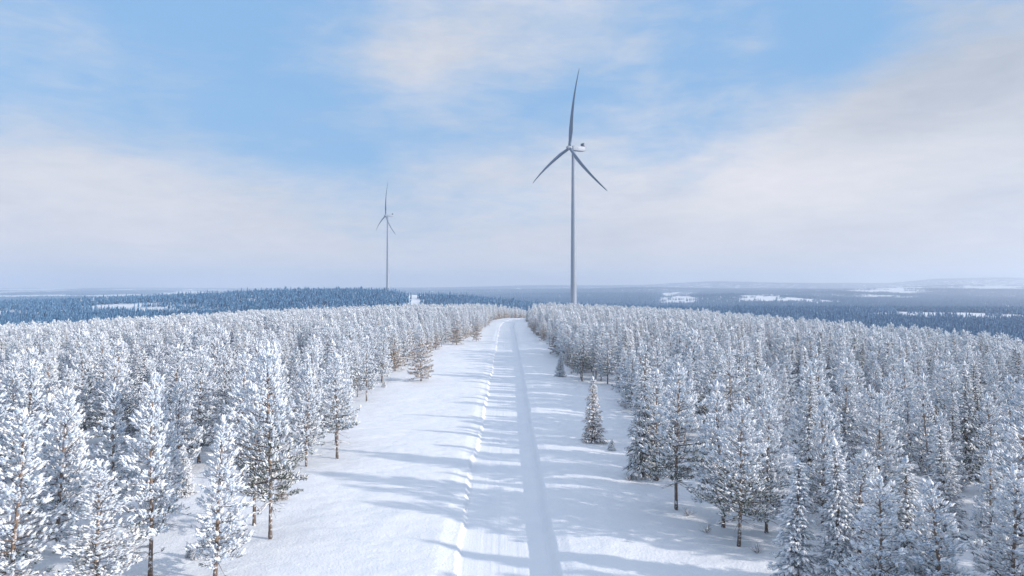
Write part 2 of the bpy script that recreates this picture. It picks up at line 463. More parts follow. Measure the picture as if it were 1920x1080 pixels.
def make_spruce(name, seed, h=8.5, width=1.45, base=0.04, bare=0.30, rust=False, pitch=0.21):
    r = np.random.default_rng(seed)
    lean = (r.uniform(-.15, .15), r.uniform(-.15, .15), r.uniform(0, 6))
    tm, ax = trunk_mesh(name + '_trunk', h, 0.10 + 0.007 * h, r, lean, M_BARK_S)
    a = Acc(); PS, DS, SS, PD, DD, SD = [], [], [], [], [], []
    z = base * h + 0.15
    while z < h - 0.3:
        q = (z - base * h) / (h - base * h)
        nb = int(r.integers(5, 8)); az0 = r.uniform(0, 6.28)
        for k in range(nb):
            az = az0 + 2 * math.pi * k / nb + r.uniform(-.3, .3)
            L = max(0.16, width * (1 - q)**0.82 * (0.85 + .15 * math.sin(q * 40)) * r.uniform(0.68, 1.15))
            el = R(r.uniform(-20, -6) * (1 - q) + 32 * q**2.5)
            p0 = ax(z + r.uniform(-.08, .08)); n = 3
            pts = np.array([p0 + unit(az, el) * L * s + np.array([0, 0, -0.16 * L * math.sin(s * 2.2) + .12 * L * s * s]) for s in np.linspace(0, 1, n + 1)])
            a.tube(list(pts), [0.022 * (1 - .8 * i / n) for i in range(n + 1)], 3, 3, False)
            cnt = int(3 + 10.5 * L); darkp = bare * (0.35 + 0.65 * (1 - q))
            for j in range(cnt):
                s = 1 - (r.random()**1.2) * 0.78 if j else 0.96
                f = s * n; i0 = min(int(f), n - 1); p = pts[i0] + (pts[i0 + 1] - pts[i0]) * (f - i0)
                sd = r.choice([-1, 1]); ta = az + sd * R(r.uniform(20, 58)) * (0.2 if j == 0 else 1)
                dvec = unit(ta, R(r.uniform(-26, 6) + 30 * q**3))
                size = r.uniform(.26, .46) * (0.6 + 0.4 * (1 - q) + 0.1)
                pp = p + np.array([-math.sin(az), math.cos(az), 0]) * sd * r.uniform(0, .12) * L
                if r.random() < darkp: PD.append(pp); DD.append(dvec); SD.append(size)
                else: PS.append(pp + np.array([0, 0, .03])); DS.append(dvec); SS.append(size)
        z += pitch * r.uniform(.75, 1.25)
    PS.append(ax(h - 0.3)); DS.append(unit(1, R(86))); SS.append(0.62)
    for j in range(6):
        PS.append(ax(h - .1 - .1 * j)); DS.append(unit(r.uniform(0, 6.28), R(40))); SS.append(.22)
    place_tufts(a, T_SPR, PS, DS, SS, r); place_tufts(a, T_SPRD, PD, DD, SD, r)
    cm = a.mesh(name + '_crown', [M_TSNOW, M_NEEDLE, M_NEEDLE_RUST if rust else M_NEEDLE_BARE, M_TWIG])
    return tm, cm, h

PINES = []
for i, (h, w, b, ba, f, lo, ov) in enumerate([
        (10.5, 2.00, .24, .30, 1.0, 1.0, 0), (11.0, 1.65, .28, .22, 1.0, 1.1, 0), (10.0, 2.30, .20, .35, 1.0, 1.05, .4), (9.5, 1.60, .17, .15, 1.0, 1.0, 0),
        (10.8, 2.45, .28, .95, 1.05, 1.0, .3), (9.0, 1.90, .12, .25, 1.0, 1.0, 0), (11.5, 1.95, .33, .50, .95, 1.15, .2), (8.6, 1.50, .12, .12, 1.0, 1.0, 0),
        (10.6, 1.85, .40, .20, .85, 1.35, .7), (9.8, 2.60, .26, .30, .9, 1.25, .8), (11.2, 1.35, .22, .10, 1.0, 1.1, 0), (7.8, 2.10, .10, .20, 1.1, .95, .2)]):
    PINES.append(make_pine('pine_%d' % i, 100 + i, h, w, b * .82, ba, full=f, loose=lo, ovoid=ov))
PINE_RUST = make_pine('pine_rust', 140, 9.5, 2.1, .07, .75, dead=3, full=1.2, rust=True)
SPRUCES = []
for i, (h, w, ba) in enumerate([(9.0, 1.55, .10), (8.0, 1.35, .08), (10.0, 1.65, .20), (8.6, 1.80, .60)]):
    SPRUCES.append(make_spruce('spruce_%d' % i, 200 + i, h, w, bare=ba))
SPRUCE_RUST = make_spruce('spruce_rust', 240, 7.0, 1.45, bare=.75, rust=True)
SAPLING = make_spruce('sapling', 250, 2.2, .6, bare=.2, pitch=.16)

TREES = []      # (object, kind, x, y, h, unique label?)
GROUPS = {}
def tree(kind, proto, x, y, rot, scale, label, group, cat=None, wide=1.0):
    name = {'pine': 'pine_tree', 'spruce': 'spruce_tree', 'sapling': 'spruce_sapling'}[kind]
    o = bpy.data.objects.new(name, None); COL.objects.link(o)
    o.empty_display_size = 0.5
    o.location = (x, y, float(surface_z(x, y)) - 0.05)
    o.rotation_euler = (R(2.2) * math.sin(rot * 7.1), R(2.2) * math.cos(rot * 5.3), rot); o.scale = (scale * wide, scale * wide, scale)
    link('trunk', proto[0], o); link('crown', proto[1], o)
    tag(o, label, cat or {'pine': 'pine tree', 'spruce': 'spruce tree', 'sapling': 'sapling'}[kind], group)
    return o

def px_tree(kind, proto, bx, by, ty, rot, label, group, wide=1.0):
    """a tree whose foot shows at photo pixel (bx, by) and whose top reaches row ty; its real place and size follow"""
    x, y = ground_hit(bx, by)
    hh = (by - ty) / F * y
    tree(kind, proto, x, y, rot, hh / proto[2], label, group, wide=wide * min(1.25, max(.8, proto[2] / hh)))
    return x, y

GL, GR_ = 'snowy trees left of the road', 'snowy trees right of the road'
HEROES = [
 # left side, near to far
 ('pine', PINES[1], 283, 1082, 712, .3, 'slender snowy pine with lit orange trunk and pointed top, near lower left corner', GL, .95),
 ('pine', PINES[3], 402, 1092, 790, 1.2, 'thin snowy pine with long bare grey trunk, right of the slender orange-trunked pine', GL, 1.0),
 ('pine', PINES[4], 507, 1012, 652, 2.2, 'broad snowy pine with orange trunk at the lower left edge of the snowfield', GL, 1.0),
 ('pine', PINES[6], 477, 985, 690, 4.0, 'snowy pine whose trunk shows just behind the broad orange-trunked pine', GL, .9),
 ('pine', PINES[0], 181, 1122, 868, .9, 'shorter heavily snowed pine at the bottom edge, left of the slender pine', GL, 1.15),
 ('pine', PINES[2], 20, 1130, 775, 2.9, 'large snowy pine cut by the left picture edge at the bottom', GL, 1.1),
 ('pine', PINES[5], 108, 1040, 742, 5.0, 'full rounded snowy pine with crown down to the snow, second from left edge', GL, 1.15),
 ('pine', PINES[7], 48, 905, 680, 3.0, 'pale pointed pine by the left picture edge above the large cut-off pine', GL, 1.2),
 ('pine', PINES[2], 218, 840, 643, 1.9, 'dark-sided pine with visible trunk behind the small snowy gap at left', GL, 1.1),
 ('pine', PINES[0], 372, 868, 655, .2, 'dense dark-centred pine behind the thin grey-trunked pine', GL, 1.15),
 ('pine', PINES[1], 573, 853, 668, 5.2, 'narrow pine with thin trunk just left of the lone edge pine', GL, .9),
 ('pine', PINES[6], 633, 861, 668, 2.6, 'pine with dark bare lower trunk standing alone at the snowfield edge', GL, 1.0),
 ('spruce', SPRUCES[1], 343, 930, 838, .4, 'small young spruce in the gap between the two front left pines', GL, 1.2),
 ('spruce', SPRUCE_RUST, 528, 937, 884, .7, 'short brown stubby spruce beside the broad orange-trunked pine', GL, 1.0),
 ('pine', PINE_RUST, 790, 716, 612, .8, 'bushy rust-tinged pine jutting into the left snowfield, branches to the ground', GL, 1.05),
 ('pine', PINES[3], 716, 718, 618, 2.8, 'snowy pine left of the bushy rust-tinged pine', GL, 1.1),
 ('pine', PINE_RUST, 856, 646, 585, 3.1, 'rust-tinged low pine at the far end of the left snowfield', GL, 1.1),
 ('pine', PINE_RUST, 893, 640, 583, 1.1, 'orange-brown shrubby pine closest to the road at the far left bend', GL, .8),
 # right side
 ('spruce', SPRUCE_RUST, 1112, 832, 712, 1.4, 'lone brownish small spruce standing out on the right snowfield', GR_, .95),
 ('spruce', SPRUCES[1], 1050, 708, 664, 1.0, 'tiny snowy spruce beyond the lone brownish spruce near the road', GR_, 1.2),
 ('spruce', SPRUCES[3], 1204, 897, 655, 3.0, 'dark green spruce with layered drooping boughs at the right snowfield edge', GR_, .95),
 ('pine', PINES[4], 1268, 957, 688, 4.4, 'pine with dark straight trunk on the snow, right of the layered dark spruce', GR_, 1.0),
 ('pine', PINES[6], 1232, 905, 700, .8, 'pine half hidden between the layered spruce and the dark-trunked pine', GR_, 1.0),
 ('pine', PINES[4], 1385, 1026, 757, 1.0, 'front pine with snow-patched dark trunk, crown above bare twigs, lower right', GR_, .95),
 ('pine', PINES[0], 1357, 990, 722, 2.3, 'pine with thin trunk just behind the snow-patched front pine', GR_, 1.0),
 ('pine', PINES[2], 1436, 1001, 765, 3.3, 'pine with slim dark trunk right of the snow-patched front pine', GR_, .9),
 ('spruce', SPRUCES[1], 1491, 1112, 868, 2.0, 'slim front spruce with snow-loaded boughs at the bottom edge, lower right', GR_, 1.05),
 ('spruce', SPRUCES[0], 1576, 1118, 832, .5, 'front spruce with snow-heavy tip, right of the slim front spruce', GR_, .95),
 ('spruce', SPRUCES[2], 1516, 955, 700, 4.0, 'tall dark-boughed spruce behind the two front spruces', GR_, .95),
 ('pine', PINES[7], 1560, 950, 780, 4.0, 'small whitened pine behind the front spruce with snow-heavy tip', GR_, 1.0),
 ('spruce', SPRUCES[3], 1705, 1130, 862, 3.5, 'wide snow-caked spruce third of the front row at bottom right', GR_, 1.05),
 ('pine', PINES[5], 1650, 960, 745, 3.5, 'full white pine rising behind the gap between the front spruces', GR_, 1.0),
 ('pine', PINES[1], 1860, 1100, 855, .5, 'slender snowy pine near the bottom right corner', GR_, .9),
 ('spruce', SPRUCES[0], 1775, 1010, 800, 2.4, 'snowy spruce behind the wide snow-caked front spruce', GR_, 1.0),
 ('pine', PINES[2], 1655, 1190, 905, 2.5, 'bushy white pine crown rising from the bottom edge, left of the wide snow-caked spruce', GR_, .95),
 ('pine', PINES[5], 1770, 1205, 915, 0.7, 'low white pine crown at the bottom edge, right of the wide snow-caked spruce', GR_, 1.0),
 ('pine', PINES[0], 1900, 1190, 880, 4.7, 'white pine crown cut off by the bottom right corner', GR_, 1.0),
 ('pine', PINES[11], 1610, 1040, 850, 1.7, 'bushy short pine between the front spruces, crown close to the snow', GR_, 1.0),
 ('pine', PINES[4], 1091, 716, 606, 1.2, 'dark-bellied pine on thin trunks at the far right snowfield edge', GR_, .95),
 ('pine', PINES[0], 1127, 716, 610, 2.0, 'pine right beside the dark-bellied pine, trunk bare below', GR_, .95),
 ('pine', PINES[1], 1166, 714, 598, 3.0, 'taller whitened pine behind the lone brownish spruce', GR_, 1.0),
]
placed = []
for hk in HEROES:
    placed.append(px_tree(hk[0], hk[1], hk[2], hk[3], hk[4], hk[5], hk[6], hk[7], hk[8]))
n_hero = len(HEROES)
for (bx, by, ty, lab) in ((355, 1047, 1026, 'knee-high snow-buried sapling between the front left pines'), (368, 1050, 1024, 'snow-capped sapling touching the snow-buried sapling at its left'),
                          (1147, 846, 826, 'tiny sapling poking from the snow right of the lone brownish spruce'), (720, 727, 714, 'snow-capped sapling on a mound at the left forest edge')):
    placed.append(px_tree('sapling', SAPLING, bx, by, ty, by * 1.7, lab, 'saplings poking out of the snow'))

def make_shrub():
    r = np.random.default_rng(400); a = Acc()
    for i in range(26):
        az = r.uniform(0, 6.28); el = R(r.uniform(30, 85)); L = r.uniform(.6, 1.7); d = unit(az, el); p = np.array([r.uniform(-.15, .15), r.uniform(-.15, .15), -.1])
        q = [p + d * L * t + np.array([0, 0, -.12 * t * t]) + r.normal(size=3) * .03 for t in (0, .35, .7, 1)]
        a.tube(q, [.014, .011, .008, .004], 3, 0, False)
        for m in range(4):
            t = q[int(r.integers(1, 3))]; a.tube([t, t + unit(az + r.uniform(-1, 1), el * r.uniform(.3, 1)) * r.uniform(.2, .5)], [.007, .003], 3, 0, False)
        if r.random() < .3: a.tube([x_ + np.array([0, 0, .02]) for x_ in q], [.01, .03, .03, .01], 4, 1, False)
    return a.mesh('shrub', [M_TWIG, M_TSNOW])
SHRUB = make_shrub()
for (bx, by, lab) in ((1290, 968, 'leafless twiggy shrub in the snow right of the dark-trunked pine'), (1325, 1000, 'leafless shrub just left of the snow-patched front pine'),
                      (1172, 768, 'thin bare bush above the lone brownish spruce'), (1180, 905, 'low bare bush at the foot of the layered dark spruce'),
                      (1420, 1040, 'leafless shrub right below the snow-patched front pine'), (455, 1008, 'bare twigs between the two front left edge pines')):
    x, y = ground_hit(bx, by); o = link('bare_shrub', SHRUB); o.location = (x, y, float(surface_z(x, y))); o.rotation_euler = (0, 0, bx); o.scale = (.6, .6, .5); tag(o, lab, 'shrub', 'bare shrubs in the snow')

# scattered forest: dart throwing on a hash grid
def in_clear(x, y, m=0.0):
    return (x > left_edge(y) - m) and (x < right_edge(y) + m)
def gap(x, y):
    # small openings inside the stand
    for (cx, cy, rx, ry) in GAPS:
        if ((x - cx) / rx)**2 + ((y - cy) / ry)**2 < 1: return True
    return False
GAPS = []
for (px, py, rx, ry) in ((185, 815, 2.6, 6), (390, 945, 3.0, 5), (600, 890, 2.0, 8), (330, 1040, 3.5, 4), (445, 1040, 2.6, 5), (610, 940, 2.5, 6), (230, 1000, 2.2, 3), (150, 890, 2.5, 4), (1620, 1000, 2.2, 6), (1330, 930, 3, 4), (1680, 640, 4, 5)):
    gx, gy = ground_hit(px, py); GAPS.append((gx, gy, rx, ry))
cell = 2.0; grid = {}
def ok(x, y, rad):
    ci, cj = int(math.floor(x / cell)), int(math.floor(y / cell)); k = int(math.ceil(rad / cell))
    for i in range(ci - k, ci + k + 1):
        for j in range(cj - k, cj + k + 1):
            for (a, b) in grid.get((i, j), ()):
                if (a - x)**2 + (b - y)**2 < rad * rad: return False
    return True
def put(x, y): grid.setdefault((int(math.floor(x / cell)), int(math.floor(y / cell))), []).append((x, y))
for p in placed: put(*p)
TS = (CAM_H, )
pts = []
cand = rng.random((110000, 3))
cy_ = 14 + (720 - 14) * cand[:, 0]**0.75
cx_ = (cand[:, 1] * 2 - 1) * (0.80 * cy_ + 22 + np.where(cand[:, 1] > .5, 60, 0)); cc_ = cand[:, 2]
keep = ~((cx_ > left_edge(cy_) - .6) & (cx_ < right_edge(cy_) + .6))
for (gx, gy, rx, ry) in GAPS: keep &= ((cx_ - gx) / rx)**2 + ((cy_ - gy) / ry)**2 >= 1
keep &= ~((cy_ > 250) & (height(cx_, cy_) < -25 - 6 * value_noise(cx_ / 40., cy_ / 40., 17)))
keep &= ~((cy_ < np.where(cx_ > 19, 31, 36)) & (np.abs(cx_) < 0.78 * cy_ + 3))      # nothing stands right under the lens
keep &= ~((cx_ < 0) & (cy_ > 60) & (cx_ > left_edge(cy_) - 2.2) & (cc_ < .3))
rad_ = 2.2 + 1.9 * value_noise(cx_ / 13., cy_ / 13., 91)**1.5 + 0.55 * (cy_ < 90) + 1.0 * ((cy_ < 62) & (cx_ < 0))
for x, y, c, rad in zip(cx_[keep].tolist(), cy_[keep].tolist(), cc_[keep].tolist(), rad_[keep].tolist()):
    if ok(x, y, rad): put(x, y); pts.append((x, y, c))
PTS_NV = fbm(np.array([p[0] for p in pts]) / 30., np.array([p[1] for p in pts]) / 30., 55, 2)
PTS_Z = height(np.array([p[0] for p in pts]), np.array([p[1] for p in pts]))
print('forest trees', len(pts))

def vis(x, y): return y > 36 and abs(x) / y < 0.765
scored = []
for i, (x, y, c) in enumerate(pts):
    if not vis(x, y): continue
    edge = min(abs(x - left_edge(y)), abs(x - right_edge(y)))
    s = 1.0 / y * (1.9 if edge < 3.5 else (1.25 if edge < 8 else 1))
    scored.append((s, i))
scored.sort(reverse=True)
BUDGET = 262
solo = set(i for s, i in scored[:BUDGET])
ROWS = ((62, 'front rows'), (78, 'near rows'), (95, 'middle rows'), (400, 'deeper rows'))
def zone_label(kind, x, y, hh):
    px = 960 + F * x / y
    side = 'left' if x < 0 else 'right'
    edge = abs(x - (left_edge(y) if x < 0 else right_edge(y)))
    size = 'tall' if hh > 10.3 else ('short' if hh < 8.6 else 'middling')
    if edge < 3.6:
        d = 'near' if y < 80 else ('midway' if y < 150 else 'far')
        return '%s snow-laden %s lining the %s snowfield edge, %s' % (size, kind, side, {'near': 'close by', 'midway': 'midway along', 'far': 'far down the road'}[d])
    row = [n for lim, n in ROWS if y < lim][0]
    if x < 0: sec = 'at picture edge' if px < 230 else ('half way to edge' if px < 470 else 'below far turbine')
    else: sec = 'toward near turbine' if px < 1400 else ('mid-stand' if px < 1660 else 'at picture edge')
    return '%s frosted %s in %s of %s stand, %s' % (size, kind, row, side, sec)

inst = []
for i, (x, y, c) in enumerate(pts):
    nv = PTS_NV[i]
    sprucey = (c * 7.3 % 1) < (0.17 if x > 0 else 0.08)
    rot = (c * 91.7) % 6.283
    fade = 1 - 0.16 * sstep(120, 350, y)
    if sprucey:
        k = int(c * 1000) % 4; proto = SPRUCES[k]; hh = (7.6 + 3.0 * ((c * 37) % 1)) * fade
    else:
        k = int(c * 1000) % 12; proto = PINES[k]; hh = (7.6 + 3.6 * ((c * 53) % 1)**1.3 + 1.6 * (nv - .5)) * fade
    if (c * 17.7) % 1 < 0.06: hh *= 0.62
    edge = min(abs(x - left_edge(y)), abs(x - right_edge(y)))
    girth = 0.82 + 0.30 * ((c * 71.3) % 1)
    rusty = y > 125 and edge < 5 and (c * 29.3) % 1 < (0.62 if edge < 2.8 else 0.3)
    if rusty: sprucey = False; k = 16; proto = PINE_RUST; hh *= 0.80
    if i in solo:
        kind = 'spruce' if sprucey else 'pine'
        tree(kind, proto, x, y, rot, hh / proto[2], zone_label(kind, x, y, hh), GL if x < 0 else GR_, wide=girth)
    else:
        inst.append((x, y, float(PTS_Z[i]) - .05, rot, hh / proto[2], 16 if rusty else ((12 + k) if sprucey else k)))

# instanced mass of the remaining forest: one object
def join_proto(name, p):
    bm_v = []; bm_t = []; bm_m = []; n = 0; mats = []
    for me in p[:2]:
        v = np.empty(len(me.vertices) * 3, np.float32); me.vertices.foreach_get('co', v)
        t = np.empty(len(me.loops), np.int32); me.loops.foreach_get('vertex_index', t)
        mi = np.empty(len(me.polygons), np.int32); me.polygons.foreach_get('material_index', mi)
        bm_v.append(v.reshape(-1, 3)); bm_t.append(t.reshape(-1, 3) + n); bm_m.append(mi + len(mats)); n += len(me.vertices)
        mats += list(me.materials)
    return bpy.data.objects.new(name, mesh_tris(name, np.concatenate(bm_v), np.concatenate(bm_t), np.concatenate(bm_m), mats))

def forest_object(name, rows, protos, label):
    """one object whose geometry nodes put a tree on each stored point"""
    src = bpy.data.collections.new(name + '_kinds')
    for o in protos: src.objects.link(o)
    A = np.array(rows, float)
    me = bpy.data.meshes.new(name); me.vertices.add(len(A)); me.vertices.foreach_set('co', A[:, :3].astype(np.float32).ravel())
    for nm, ty, c in (('spin', 'FLOAT', 3), ('size', 'FLOAT', 4), ('pick', 'INT', 5)):
        at = me.attributes.new(nm, ty, 'POINT'); at.data.foreach_set('value', A[:, c].astype(np.int32 if ty == 'INT' else np.float32))
    o = link(name, me)
    g = bpy.data.node_groups.new(name + '_nodes', 'GeometryNodeTree')
    g.interface.new_socket('Geometry', in_out='INPUT', socket_type='NodeSocketGeometry')
    g.interface.new_socket('Geometry', in_out='OUTPUT', socket_type='NodeSocketGeometry')
    nn = g.nodes.new; L = g.links.new
    gi, go = nn('NodeGroupInput'), nn('NodeGroupOutput')
    ip = nn('GeometryNodeInstanceOnPoints'); ci = nn('GeometryNodeCollectionInfo')
    ci.inputs['Collection'].default_value = src
    ci.inputs['Separate Children'].default_value = True; ci.inputs['Reset Children'].default_value = True
    def attr(nm, ty):
        a = nn('GeometryNodeInputNamedAttribute'); a.data_type = ty; a.inputs['Name'].default_value = nm; return a.outputs['Attribute']
    cx = nn('ShaderNodeCombineXYZ'); L(attr('spin', 'FLOAT'), cx.inputs['Z'])
    for ax_, f_ in (('X', 7.1), ('Y', 11.3)):
        q1 = nn('ShaderNodeMath'); q1.operation = 'MULTIPLY'; q1.inputs[1].default_value = f_; L(attr('spin', 'FLOAT'), q1.inputs[0])
        q2 = nn('ShaderNodeMath'); q2.operation = 'SINE'; L(q1.outputs[0], q2.inputs[0])
        q3 = nn('ShaderNodeMath'); q3.operation = 'MULTIPLY'; q3.inputs[1].default_value = R(2.5); L(q2.outputs[0], q3.inputs[0]); L(q3.outputs[0], cx.inputs[ax_])
    L(gi.outputs[0], ip.inputs['Points']); L(ci.outputs[0], ip.inputs['Instance'])
    ip.inputs['Pick Instance'].default_value = True; L(attr('pick', 'INT'), ip.inputs['Instance Index'])
    L(cx.outputs[0], ip.inputs['Rotation']); L(attr('size', 'FLOAT'), ip.inputs['Scale'])
    L(ip.outputs[0], go.inputs[0])
    md = o.modifiers.new('forest', 'NODES'); md.node_group = g
    tag(o, label, 'forest', kind='stuff')
    return o

protos = [join_proto('k%02d' % i, p) for i, p in enumerate(PINES + SPRUCES + [PINE_RUST])]
forest_object('frosted_forest', inst, protos, 'dense young frosted pine forest filling both sides of the road up to the ridge')

# ------------------------------------------------------------------ far forest
def far_cluster(name, seed, n, span, h0, h1, m):
    r = np.random.default_rng(seed); a = Acc()
    for i in range(n):
        x, y = r.uniform(-span, span, 2); h = r.uniform(h0, h1) * (r.uniform(1.2, 1.55) if r.random() < .14 else 1); w = h * r.uniform(.13, .20)
        z = 0.1 * h; tiers = 4
        for t in range(tiers):
            zz = z + t * (h - z) / tiers * 0.95; top = min(h, zz + (h - z) / tiers * 1.6); rr = w * (1 - t / tiers)**.8
            V = []; k = 6
            for j in range(k):
                q = 2 * math.pi * j / k + r.uniform(-.3, .3); f = rr * r.uniform(.6, 1.25)
                V.append((x + f * math.cos(q), y + f * math.sin(q), zz + r.uniform(-.3, .3)))
            V.append((x + r.uniform(-.1, .1), y, top))
            T = [(j, (j + 1) % k, k) for j in range(k)]
            a.add(V, T, (r.random(k) < .38).astype(int))
        a.tube([(x, y, -1.0), (x, y, z + .5)], [.16, .12], 4, 0, False)
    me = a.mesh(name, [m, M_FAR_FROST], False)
    return bpy.data.objects.new(name, me)

CLEAR = []     # clearings: x, y, rx, ry
for (px, py, rx, ry) in ((150, 566, 70, 60), (235, 570, 110, 45), (300, 574, 60, 40), (385, 553, 22, 60), (510, 551, 55, 40), (480, 560, 30, 30), (140, 580, 60, 30), (350, 580, 80, 25),
                         (800, 576, 40, 30), (1790, 588, 170, 120), (1720, 583, 60, 60), (1850, 590, 80, 60), (1510, 562, 130, 200), (1490, 572, 50, 50), (1360, 567, 25, 40),
                         (1660, 556, 200, 150), (1850, 555, 260, 90), (1590, 598, 40, 15), (100, 596, 60, 18), (60, 585, 50, 20), (640, 576, 70, 20), (30, 575, 40, 25)):
    gx, gy = ground_hit(px, py, 4.0); CLEAR.append((gx, gy, rx, ry))
LAKES = []
for (x0, x1, py, depth, dst) in ((1232, 1306, 552.0, 1500, 4700), (1390, 1466, 557.5, 800, 3900), (1597, 1734, 547.6, 1900, 6900), (1520, 1600, 550.3, 400, 5600), (1800, 1920, 546.0, 900, 8200)):
    LAKES.append(((x0 + x1) / 2, py, (x1 - x0) / 2, depth, dst))

rows_far = []
def is_clear(x, y):
    c = np.zeros(len(x), bool); wv = 0.75 + 0.6 * value_noise(x / 25., y / 40., 63)
    for (cx, cy, rx, ry) in CLEAR: c |= ((x - cx) / rx)**2 + ((y - cy) / ry)**2 < wv
    c |= (np.abs(x / y * F + 960 - 777 + 5 * (value_noise(y / 40., y * 0, 3) - .5)) < 7.5 + 11 * F / y) & (y > 560) & (y < 1345)     # road cut climbing the hill
    for (lc, py, hw, dep, dst) in LAKES: c |= (np.abs(x / y * F + 960 - lc) < hw) & (y > dst - dep * 1.3) & (y < dst + dep * .6)
    return c
fr = np.random.default_rng(77)
def far_band(y0, y1, step, size, kinds=(0, 4)):
    X, Y = [], []
    y = y0
    while y < y1:
        hw = 0.80 * y + 40; n = int(2 * hw / step)
        X.append((np.arange(n) / n * 2 - 1) * hw + fr.uniform(-.5, .5, n) * step); Y.append(y + fr.uniform(-.5, .5, n) * step); y += step
    X = np.concatenate(X); Y = np.concatenate(Y); Z = height(X, Y)
    k = ~((Y < 760) & (Z > -27))
    k &= ~((Y > 3400) & (X / Y < -0.25 + 0.12 * value_noise(X / 500., Y / 500., 8)) & (fbm(X / 700., Y / 900., 51, 3) < .56))      # open bogs and felled land far to the left
    k &= ~((fbm(X / 160., Y / 220., 31, 3) < 0.30) & (Y < 2600))
    k &= ~(is_clear(X, Y) & ((fr.random(len(X)) > .10) | (np.abs(X / Y * F + 960 - 777) < 30)))
    X, Y, Z = X[k], Y[k], Z[k]; n = len(X)
    rows_far.append(np.stack([X, Y, Z, fr.uniform(0, 6.28, n), size * fr.uniform(.85, 1.2, n), fr.integers(kinds[0], kinds[1], n)], 1))
far_band(330, 1000, 11, 1.0)
far_band(1000, 1900, 15, 1.0)
far_band(1900, 3400, 27, 1.15)
far_band(3400, 6500, 62, 1.1, (4, 6))
far_band(6500, 12800, 92, 1.2, (4, 6))
rows_far = np.concatenate(rows_far)
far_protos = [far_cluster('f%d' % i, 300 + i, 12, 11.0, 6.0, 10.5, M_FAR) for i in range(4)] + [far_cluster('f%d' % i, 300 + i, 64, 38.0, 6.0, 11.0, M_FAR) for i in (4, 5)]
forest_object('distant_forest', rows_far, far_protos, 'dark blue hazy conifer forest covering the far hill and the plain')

# frozen lakes
for i, (lc, py, hw, dep, dst) in enumerate(LAKES):
    lx = (lc - 960) / F * dst; w = hw / F * dst
    zc = CAM_H - (py - 540) / F * dst
    zc = max(zc, float(np.max(height(lx + np.linspace(-w, w, 20), np.full(20, float(dst))))) + 1.0)
    n = 40; V = [(lx, dst, zc)]
    for k in range(n):
        a = 2 * math.pi * k / n; f = 1 + .22 * (value_noise(k * .35, i * 3.0, 71) - .5)
        V.append((lx + w * math.cos(a) * f, dst + dep * math.sin(a) * f * .5, zc))
    T = [(0, 1 + k, 1 + (k + 1) % n) for k in range(n)]
    tag(link('lake', mesh_tris('lake', V, T, np.zeros(n), [M_GROUND])), kind='structure')

# single trees standing out on the far skyline
SKY = [(175, 553, 11, 'crooked bare-stemmed pine alone on the far left skyline'), (200, 551, 13, 'round-topped lone pine on the far left skyline'),
       (152, 556, 10, 'thin lone pine leftmost on the far bald hilltop'), (345, 552, 12, 'flat-topped lone pine on the skyline left of the wooded hill'),
       (495, 545, 12, 'pointed lone conifer standing above the far wooded hill crest'), (412, 549, 11, 'small pointed conifer above the crest left of the wooded hill')]
for (px, py, hh, lab) in SKY:
    y = HR - 40; x = (px - 960) / F * y
    k = PINES[6] if 'pine' in lab else SPRUCES[0]
    o = tree('pine' if 'pine' in lab else 'spruce', k, x, y, px, hh / k[2], lab, 'lone trees on the far skyline')

# ------------------------------------------------------------------ wind turbines
def lathe(a, prof, sides, M, mtx=None):
    V = []
    for (r_, z_) in prof:
        for k in range(sides):
            t = 2 * math.pi * k / sides; V.append((r_ * math.cos(t), r_ * math.sin(t), z_))
    T = []
    for i in range(len(prof) - 1):
        for k in range(sides):
            q = i * sides + k; w = i * sides + (k + 1) % sides; T += [(q, w, w + sides), (q, w + sides, q + sides)]
    V = np.array(V)
    if mtx is not None: V = V @ np.array(mtx.to_3x3()).T + np.array(mtx.translation)
    a.add(V, T, M)

def loft(a, secs, M):
    """secs: list of closed sections (n x 3), capped"""
    n = len(secs[0]); V = np.concatenate(secs); T = []
    for i in range(len(secs) - 1):
        for k in range(n):
            q = i * n + k; w = i * n + (k + 1) % n; T += [(q, w, w + n), (q, w + n, q + n)]
    b = len(V); V = np.concatenate([V, [secs[0].mean(0)], [secs[-1].mean(0)]])
    for k in range(n):
        T += [(b, (k + 1) % n, k), (b + 1, (len(secs) - 1) * n + k, (len(secs) - 1) * n + (k + 1) % n)]
    a.add(V, T, M)

def blade_mesh():
    # along +Z, rotor axis +Y is downwind, chord turns from in-plane at the root toward the tip
    Lb = 66.0; secs = []
    for s in np.concatenate([np.linspace(0, .25, 8), np.linspace(.3, .97, 18), [0.99, 1.0]]):
        chord = np.interp(s, [0, .03, .08, .2, .35, .6, .85, .97, 1.0], [2.5, 2.5, 2.9, 4.3, 3.6, 2.45, 1.5, .8, .12])
        th = np.interp(s, [0, .04, .2, .5, 1.0], [2.5, 2.5, 1.35, .65, .10]) if s < .99 else .06
        tw = R(np.interp(s, [0, .1, .3, .6, 1.0], [22, 20, 12, 5, 1]))
        sweep = -7.0 * s + 8.6 * s * s         # loaded blade bends downwind
        n = 14; P = []
        for k in range(n):
            t = 2 * math.pi * k / n
            cx = (math.cos(t) * .5 + (0.18 if s > .05 else 0)) * chord; cy = math.sin(t) * .5 * th * (1 - .45 * math.cos(t) * (1 if s > .05 else 0))
            P.append((cx * math.cos(tw) - cy * math.sin(tw), cx * math.sin(tw) + cy * math.cos(tw) + sweep, 1.3 + s * (Lb - 1.3)))
        secs.append(np.array(P))
    a = Acc(); loft(a, secs, 0); return a.mesh('blade', [M_BLADE])

